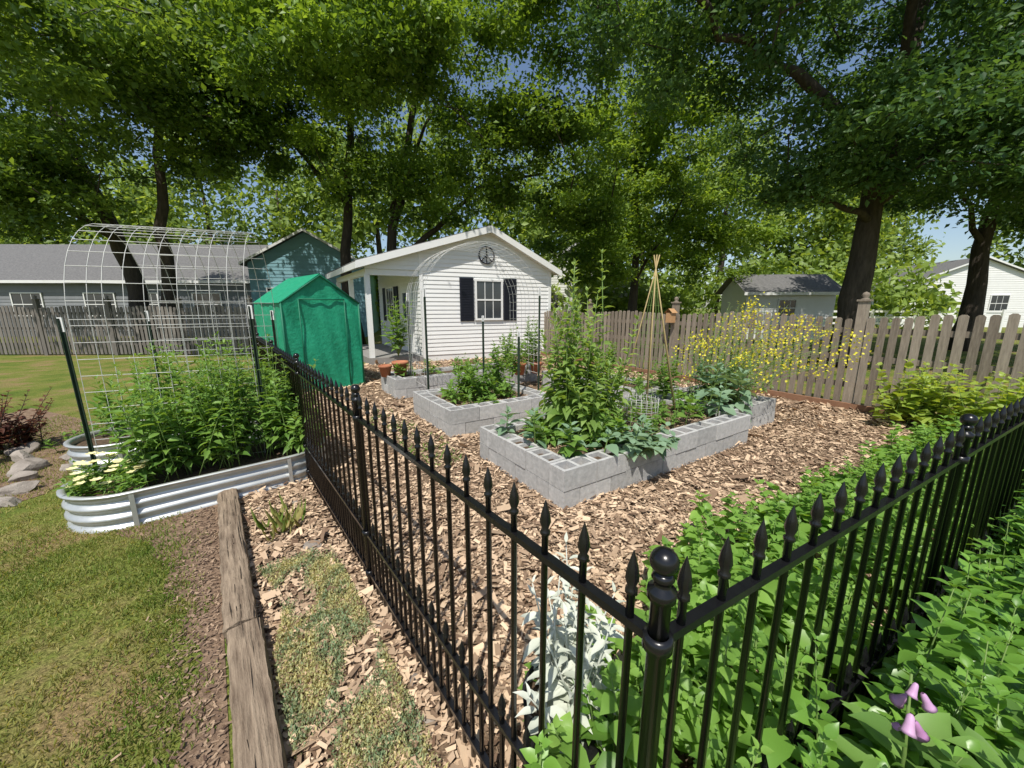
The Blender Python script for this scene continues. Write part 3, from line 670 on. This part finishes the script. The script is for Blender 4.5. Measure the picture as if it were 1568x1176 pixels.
g=MB();bt=np.array([1.8,5.0]);apex=v3(bt,2.12);cane=mat('bamboo_cane',(.30,.22,.09),(.50,.40,.20),.6,8,0)
ends=[]
for k in range(6):
    q=k*math.pi/3+.2;b=v3(bt+np.array([math.cos(q),math.sin(q)])*.42,.28);ends.append(b);g.tube([b,apex+(apex-b)*.09],.0075,6)
for z in np.linspace(.1,.85,9):
    pts=[e*(1-z)+apex*z for e in ends];pts.append(pts[0]);g.tube(pts,.0018,4,1,cap=False)
for k in range(6):
    for j in (1,2): a=ends[k]*(1-j/3)+ends[(k+1)%6]*j/3;g.tube([a,apex],.0016,4,1)
g.obj('bean_pole_teepee',[cane,stemg])
g=MB();c=BP(1.75,.65,.29);rr=.19
for z in np.arange(0,.36,.06): g.tube([c+np.array([rr*math.cos(q),rr*math.sin(q),z]) for q in np.linspace(0,6.283,21)],.002,4,cap=False)
for q in np.linspace(0,6.283,21)[:-1]: g.tube([c+np.array([rr*math.cos(q),rr*math.sin(q),0]),c+np.array([rr*math.cos(q),rr*math.sin(q),.33])],.002,4)
g.obj('wire_plant_cage',[wire])
fab=mat('black_fabric',(.012,.012,.013),(.03,.03,.03),.9,60,.5)
g=MB();pc=(.19,1.13,0);g.lathe(pc,[(0,0),(.135,0),(.145,.15),(.15,.29),(.155,.30),(.145,.30),(.14,.26)],24,0);g.lathe(pc,[(0,.262),(.141,.262)],24,1)
g.obj('lambs_ear_pot',[fab,soil]);ls=LS()
for i in range(26):
    q=R.uniform(0,6.28);rr=R.uniform(0,.12);ls.stem((pc[0]+rr*math.cos(q),pc[1]+rr*math.sin(q),.26),R.uniform(.18,.54),(R.normal(0,.07),R.normal(0,.07)),nodes=9,leafL=.09,per=2,asp=.36,r=.005,t0=.0,el=(-.7,.8))
ls.build('lambs_ear_plant',leafmat('silver_leaf',(.42,.46,.36),(.74,.76,.66),.15,.8,.1,tcol=(1,1,1)),mat('silver_stem',(.55,.57,.5),(.65,.67,.6),.9,10,0))
# foxglove with basal leaves
fx=np.array([1.03,.78]);ls=LS();g=ls.g;g.tube([v3(fx),v3(fx+[.0,.02],.5),v3(fx+[-.02,.03],.74)],[.006,.005,.003],6,0)
for px,py in ((1.03,.78),(1.22,.72),(1.32,.86)):
    for k in range(11):
        q=k*2.4;ee=R.uniform(.1,.7);o=np.array([math.cos(q),math.sin(q),0]);d=o*math.cos(ee)+np.array([0,0,math.sin(ee)]);nn=np.array([0,0,1])*math.cos(ee)-o*math.sin(ee)
        ls.leaf(v3((px,py),.36+.02*k)+d*.02,d,nn,.2-.008*k,.075)
o_=ls.build('foxglove',leafmat('foxglove_leaf',(.08,.17,.035),(.18,.32,.07),.25,.5,.4),stemg)
g=MB()
for k in range(6):
    z=.73-.03*k;q=k*2.2+3.6;s=.7+.1*k if k<3 else .95
    o=v3(fx+[-.01,.02],z);dv=np.array([math.cos(q)*.45,math.sin(q)*.45,-.89]);x=unit(np.cross(dv,[0,0,1.]));y=np.cross(dv,x);M=np.stack([x,y,dv],1)
    g.lathe(o+np.array([math.cos(q),math.sin(q),0])*.012,[(.003,0),(.008*s,.006*s),(.0105*s,.025*s),(.0135*s,.042*s),(.019*s,.05*s),(.012*s,.044*s),(.008*s,.02*s)],12,0,True,M)
g.obj('bells',[leafmat('foxglove_petal',(.58,.28,.55),(.78,.52,.74),.3,tcol=(1,1,1))],o_)
# grey-green groundcover
n=50000;s=R.uniform(-.2,2.35,n);k=R.uniform(.03,.53,n)
base=C+FL[None]*s[:,None]+np.array([-.791,-.611])*k[:,None]
pat=np.sin(s*7+k*9)+.7*np.sin(k*17-s*4)+.5*np.sin(s*19+k*23);ok=(pat>-.75+R.normal(0,.25,n))&(k<.54-.08*np.sin(s*4)*1)&(k>.10);base=base[ok];pat=pat[ok];n=len(base)
D=np.stack([R.normal(0,.5,n),R.normal(0,.5,n),np.ones(n)*.7],1)
gc=leafmat('groundcover_leaf',(.22,.30,.17),(.62,.55,.25),.2,.8,.1)
leaves('stonecrop_groundcover',np.c_[base,R.uniform(.005,.06,n)],D,rdir(n),R.uniform(.010,.022,n),.0075,gc,'simple',rnd=.35+.3*np.sin(pat*3+base[:,0]*9)+R.normal(0,.2,n))
ls=LS()
for i in range(70):
    p=C+FL*(2.85+R.normal(0,.08))+np.array([-.791,-.611])*(.33+R.normal(0,.06));q=R.uniform(0,6.28)
    ls.leaf(v3(p),np.array([math.cos(q)*.6,math.sin(q)*.6,1]),np.array([math.cos(q),math.sin(q),-.4]),R.uniform(.1,.22),.01)
ls.build('ornamental_grass_tuft',lawnb,stemg,'simple',False)
def rock(x,y,r,fl=.45,name='stone'):
    bpy.ops.mesh.primitive_ico_sphere_add(subdivisions=3,radius=1,location=(0,0,0));o=bpy.context.object;o.name=name;me=o.data
    a=[rdir(1)[0] for _ in range(12)];h=R.uniform(.4,.85,12)
    for v in me.vertices:
        p=np.array(v.co)
        for q,w in zip(a,h):
            t=p@q
            if t>w: p=p-q*(t-w)
        p=p*np.array([r,r*.75,r*fl])*(1+R.normal(0,.015));v.co=p
    at=me.attributes.new('rnd','FLOAT','FACE');at.data.foreach_set('value',[float(R.random())]*len(me.polygons))
    o.location=(x,y,r*fl*.3);o.rotation_euler=(R.normal(0,.1),R.normal(0,.1),R.uniform(0,6.28));me.materials.append(stone)
for x,y,r in ((-5.6,4.2,.18),(-5.3,3.95,.16),(-5.0,3.7,.19),(-4.75,3.5,.15),(-4.5,3.25,.17),(-5.1,4.35,.15),(-4.85,4.0,.14),(-5.4,4.7,.16),(-4.3,3.0,.13),(-4.4,2.75,.12),(-5.2,3.4,.18),(-4.9,3.1,.16),(-4.65,2.95,.12),(-4.6,3.75,.1)): rock(x,y,r,.6)
for s,k,r in ((.85,.1,.075),(2.3,.35,.07),(2.45,.2,.09),(2.1,.5,.06),(2.6,.1,.07),(.35,.2,.06),(3.2,.2,.07),(1.5,.07,.05),(3.3,.45,.05),(1.1,.05,.04),(.6,.28,.05),(2.7,.45,.05)):
    p=C+FL*s+np.array([-.791,-.611])*k;rock(p[0],p[1],r,.35)
g=MB();g.add([(-7.5,3.0,.004),(-4.4,2.6,.004),(-4.2,3.2,.004),(-5.1,5.0,.004),(-8,6.2,.004)],[(0,1,2,3,4)]);g.obj('mulch_ground',[soilstrip])
ls=LS()
for i in range(50):
    ls.stem((-5.85+R.normal(0,.25),4.1+R.normal(0,.22),0),R.uniform(.3,.8),(R.normal(0,.18),R.normal(0,.18)),nodes=11,leafL=.08,per=3,asp=.55,r=.006)
ls.build('red_leaf_shrub',leafmat('burgundy_leaf',(.06,.018,.018),(.20,.09,.045),.3,tcol=(1.5,1,1)),bark)
ls=LS()
for i in range(22):
    ls.stem((-5.0+R.normal(0,.22),4.5+R.normal(0,.2),0),R.uniform(.1,.3),(R.normal(0,.1),R.normal(0,.1)),nodes=6,leafL=.08,per=3,asp=.5)
ls.build('border_perennial',tomm,stemg)
for x,y,z,r in ((.15,7.75,.3,.13),(.5,7.95,.3,.12),(-2.2,7.5,.33,.15),(-2.45,7.35,.33,.12)):
    g=MB();g.lathe((x,y,z),[(0,0),(r*.7,0),(r*.95,r*1.5),(r*1.08,r*1.5),(r*1.08,r*1.85),(r*.95,r*1.85),(r*.9,r*1.6),(0,r*1.6)],18);g.obj('terracotta_pot',[terra])
ls=LS()
for k in range(12): ls.stem((-3.35,11.3,.25),R.uniform(.9,1.7),(R.normal(0,.28),R.normal(0,.25)),nodes=10,leafL=.22,per=2,asp=.5,r=.012)
ls.build('potted_porch_plant',tomm,stemg)
# ---------------------------------------------------------------- light, world, camera
w=bpy.data.worlds.new('World');sc.world=w;w.use_nodes=True;t=w.node_tree
sun_dir=np.array([-.12,-.50,.86]);sun_dir/=np.linalg.norm(sun_dir)
elev=math.asin(sun_dir[2]);az=math.atan2(sun_dir[0],sun_dir[1])
sk=t.nodes.new('ShaderNodeTexSky');sk.sky_type='NISHITA';sk.sun_disc=False;sk.sun_elevation=elev;sk.sun_rotation=az
t.links.new(sk.outputs[0],t.nodes['Background'].inputs[0]);t.nodes['Background'].inputs[1].default_value=.13
from mathutils import Vector
ld=bpy.data.lights.new('sun','SUN');ld.energy=5.0;ld.angle=math.radians(.53);ld.color=(1,.955,.88)
lo=bpy.data.objects.new('sun',ld);sc.collection.objects.link(lo);lo.rotation_euler=Vector(tuple(sun_dir)).to_track_quat('Z','Y').to_euler()
cd=bpy.data.cameras.new('camera');cam=bpy.data.objects.new('camera',cd);sc.collection.objects.link(cam)
cd.sensor_width=36;cd.lens=13.52;cd.clip_start=.02;cd.clip_end=1000
cam.location=(0,0,1.65);cam.rotation_euler=(math.radians(90-11.3),0,0);sc.camera=cam
sc.view_settings.view_transform='Standard';sc.view_settings.look='None';sc.view_settings.exposure=0
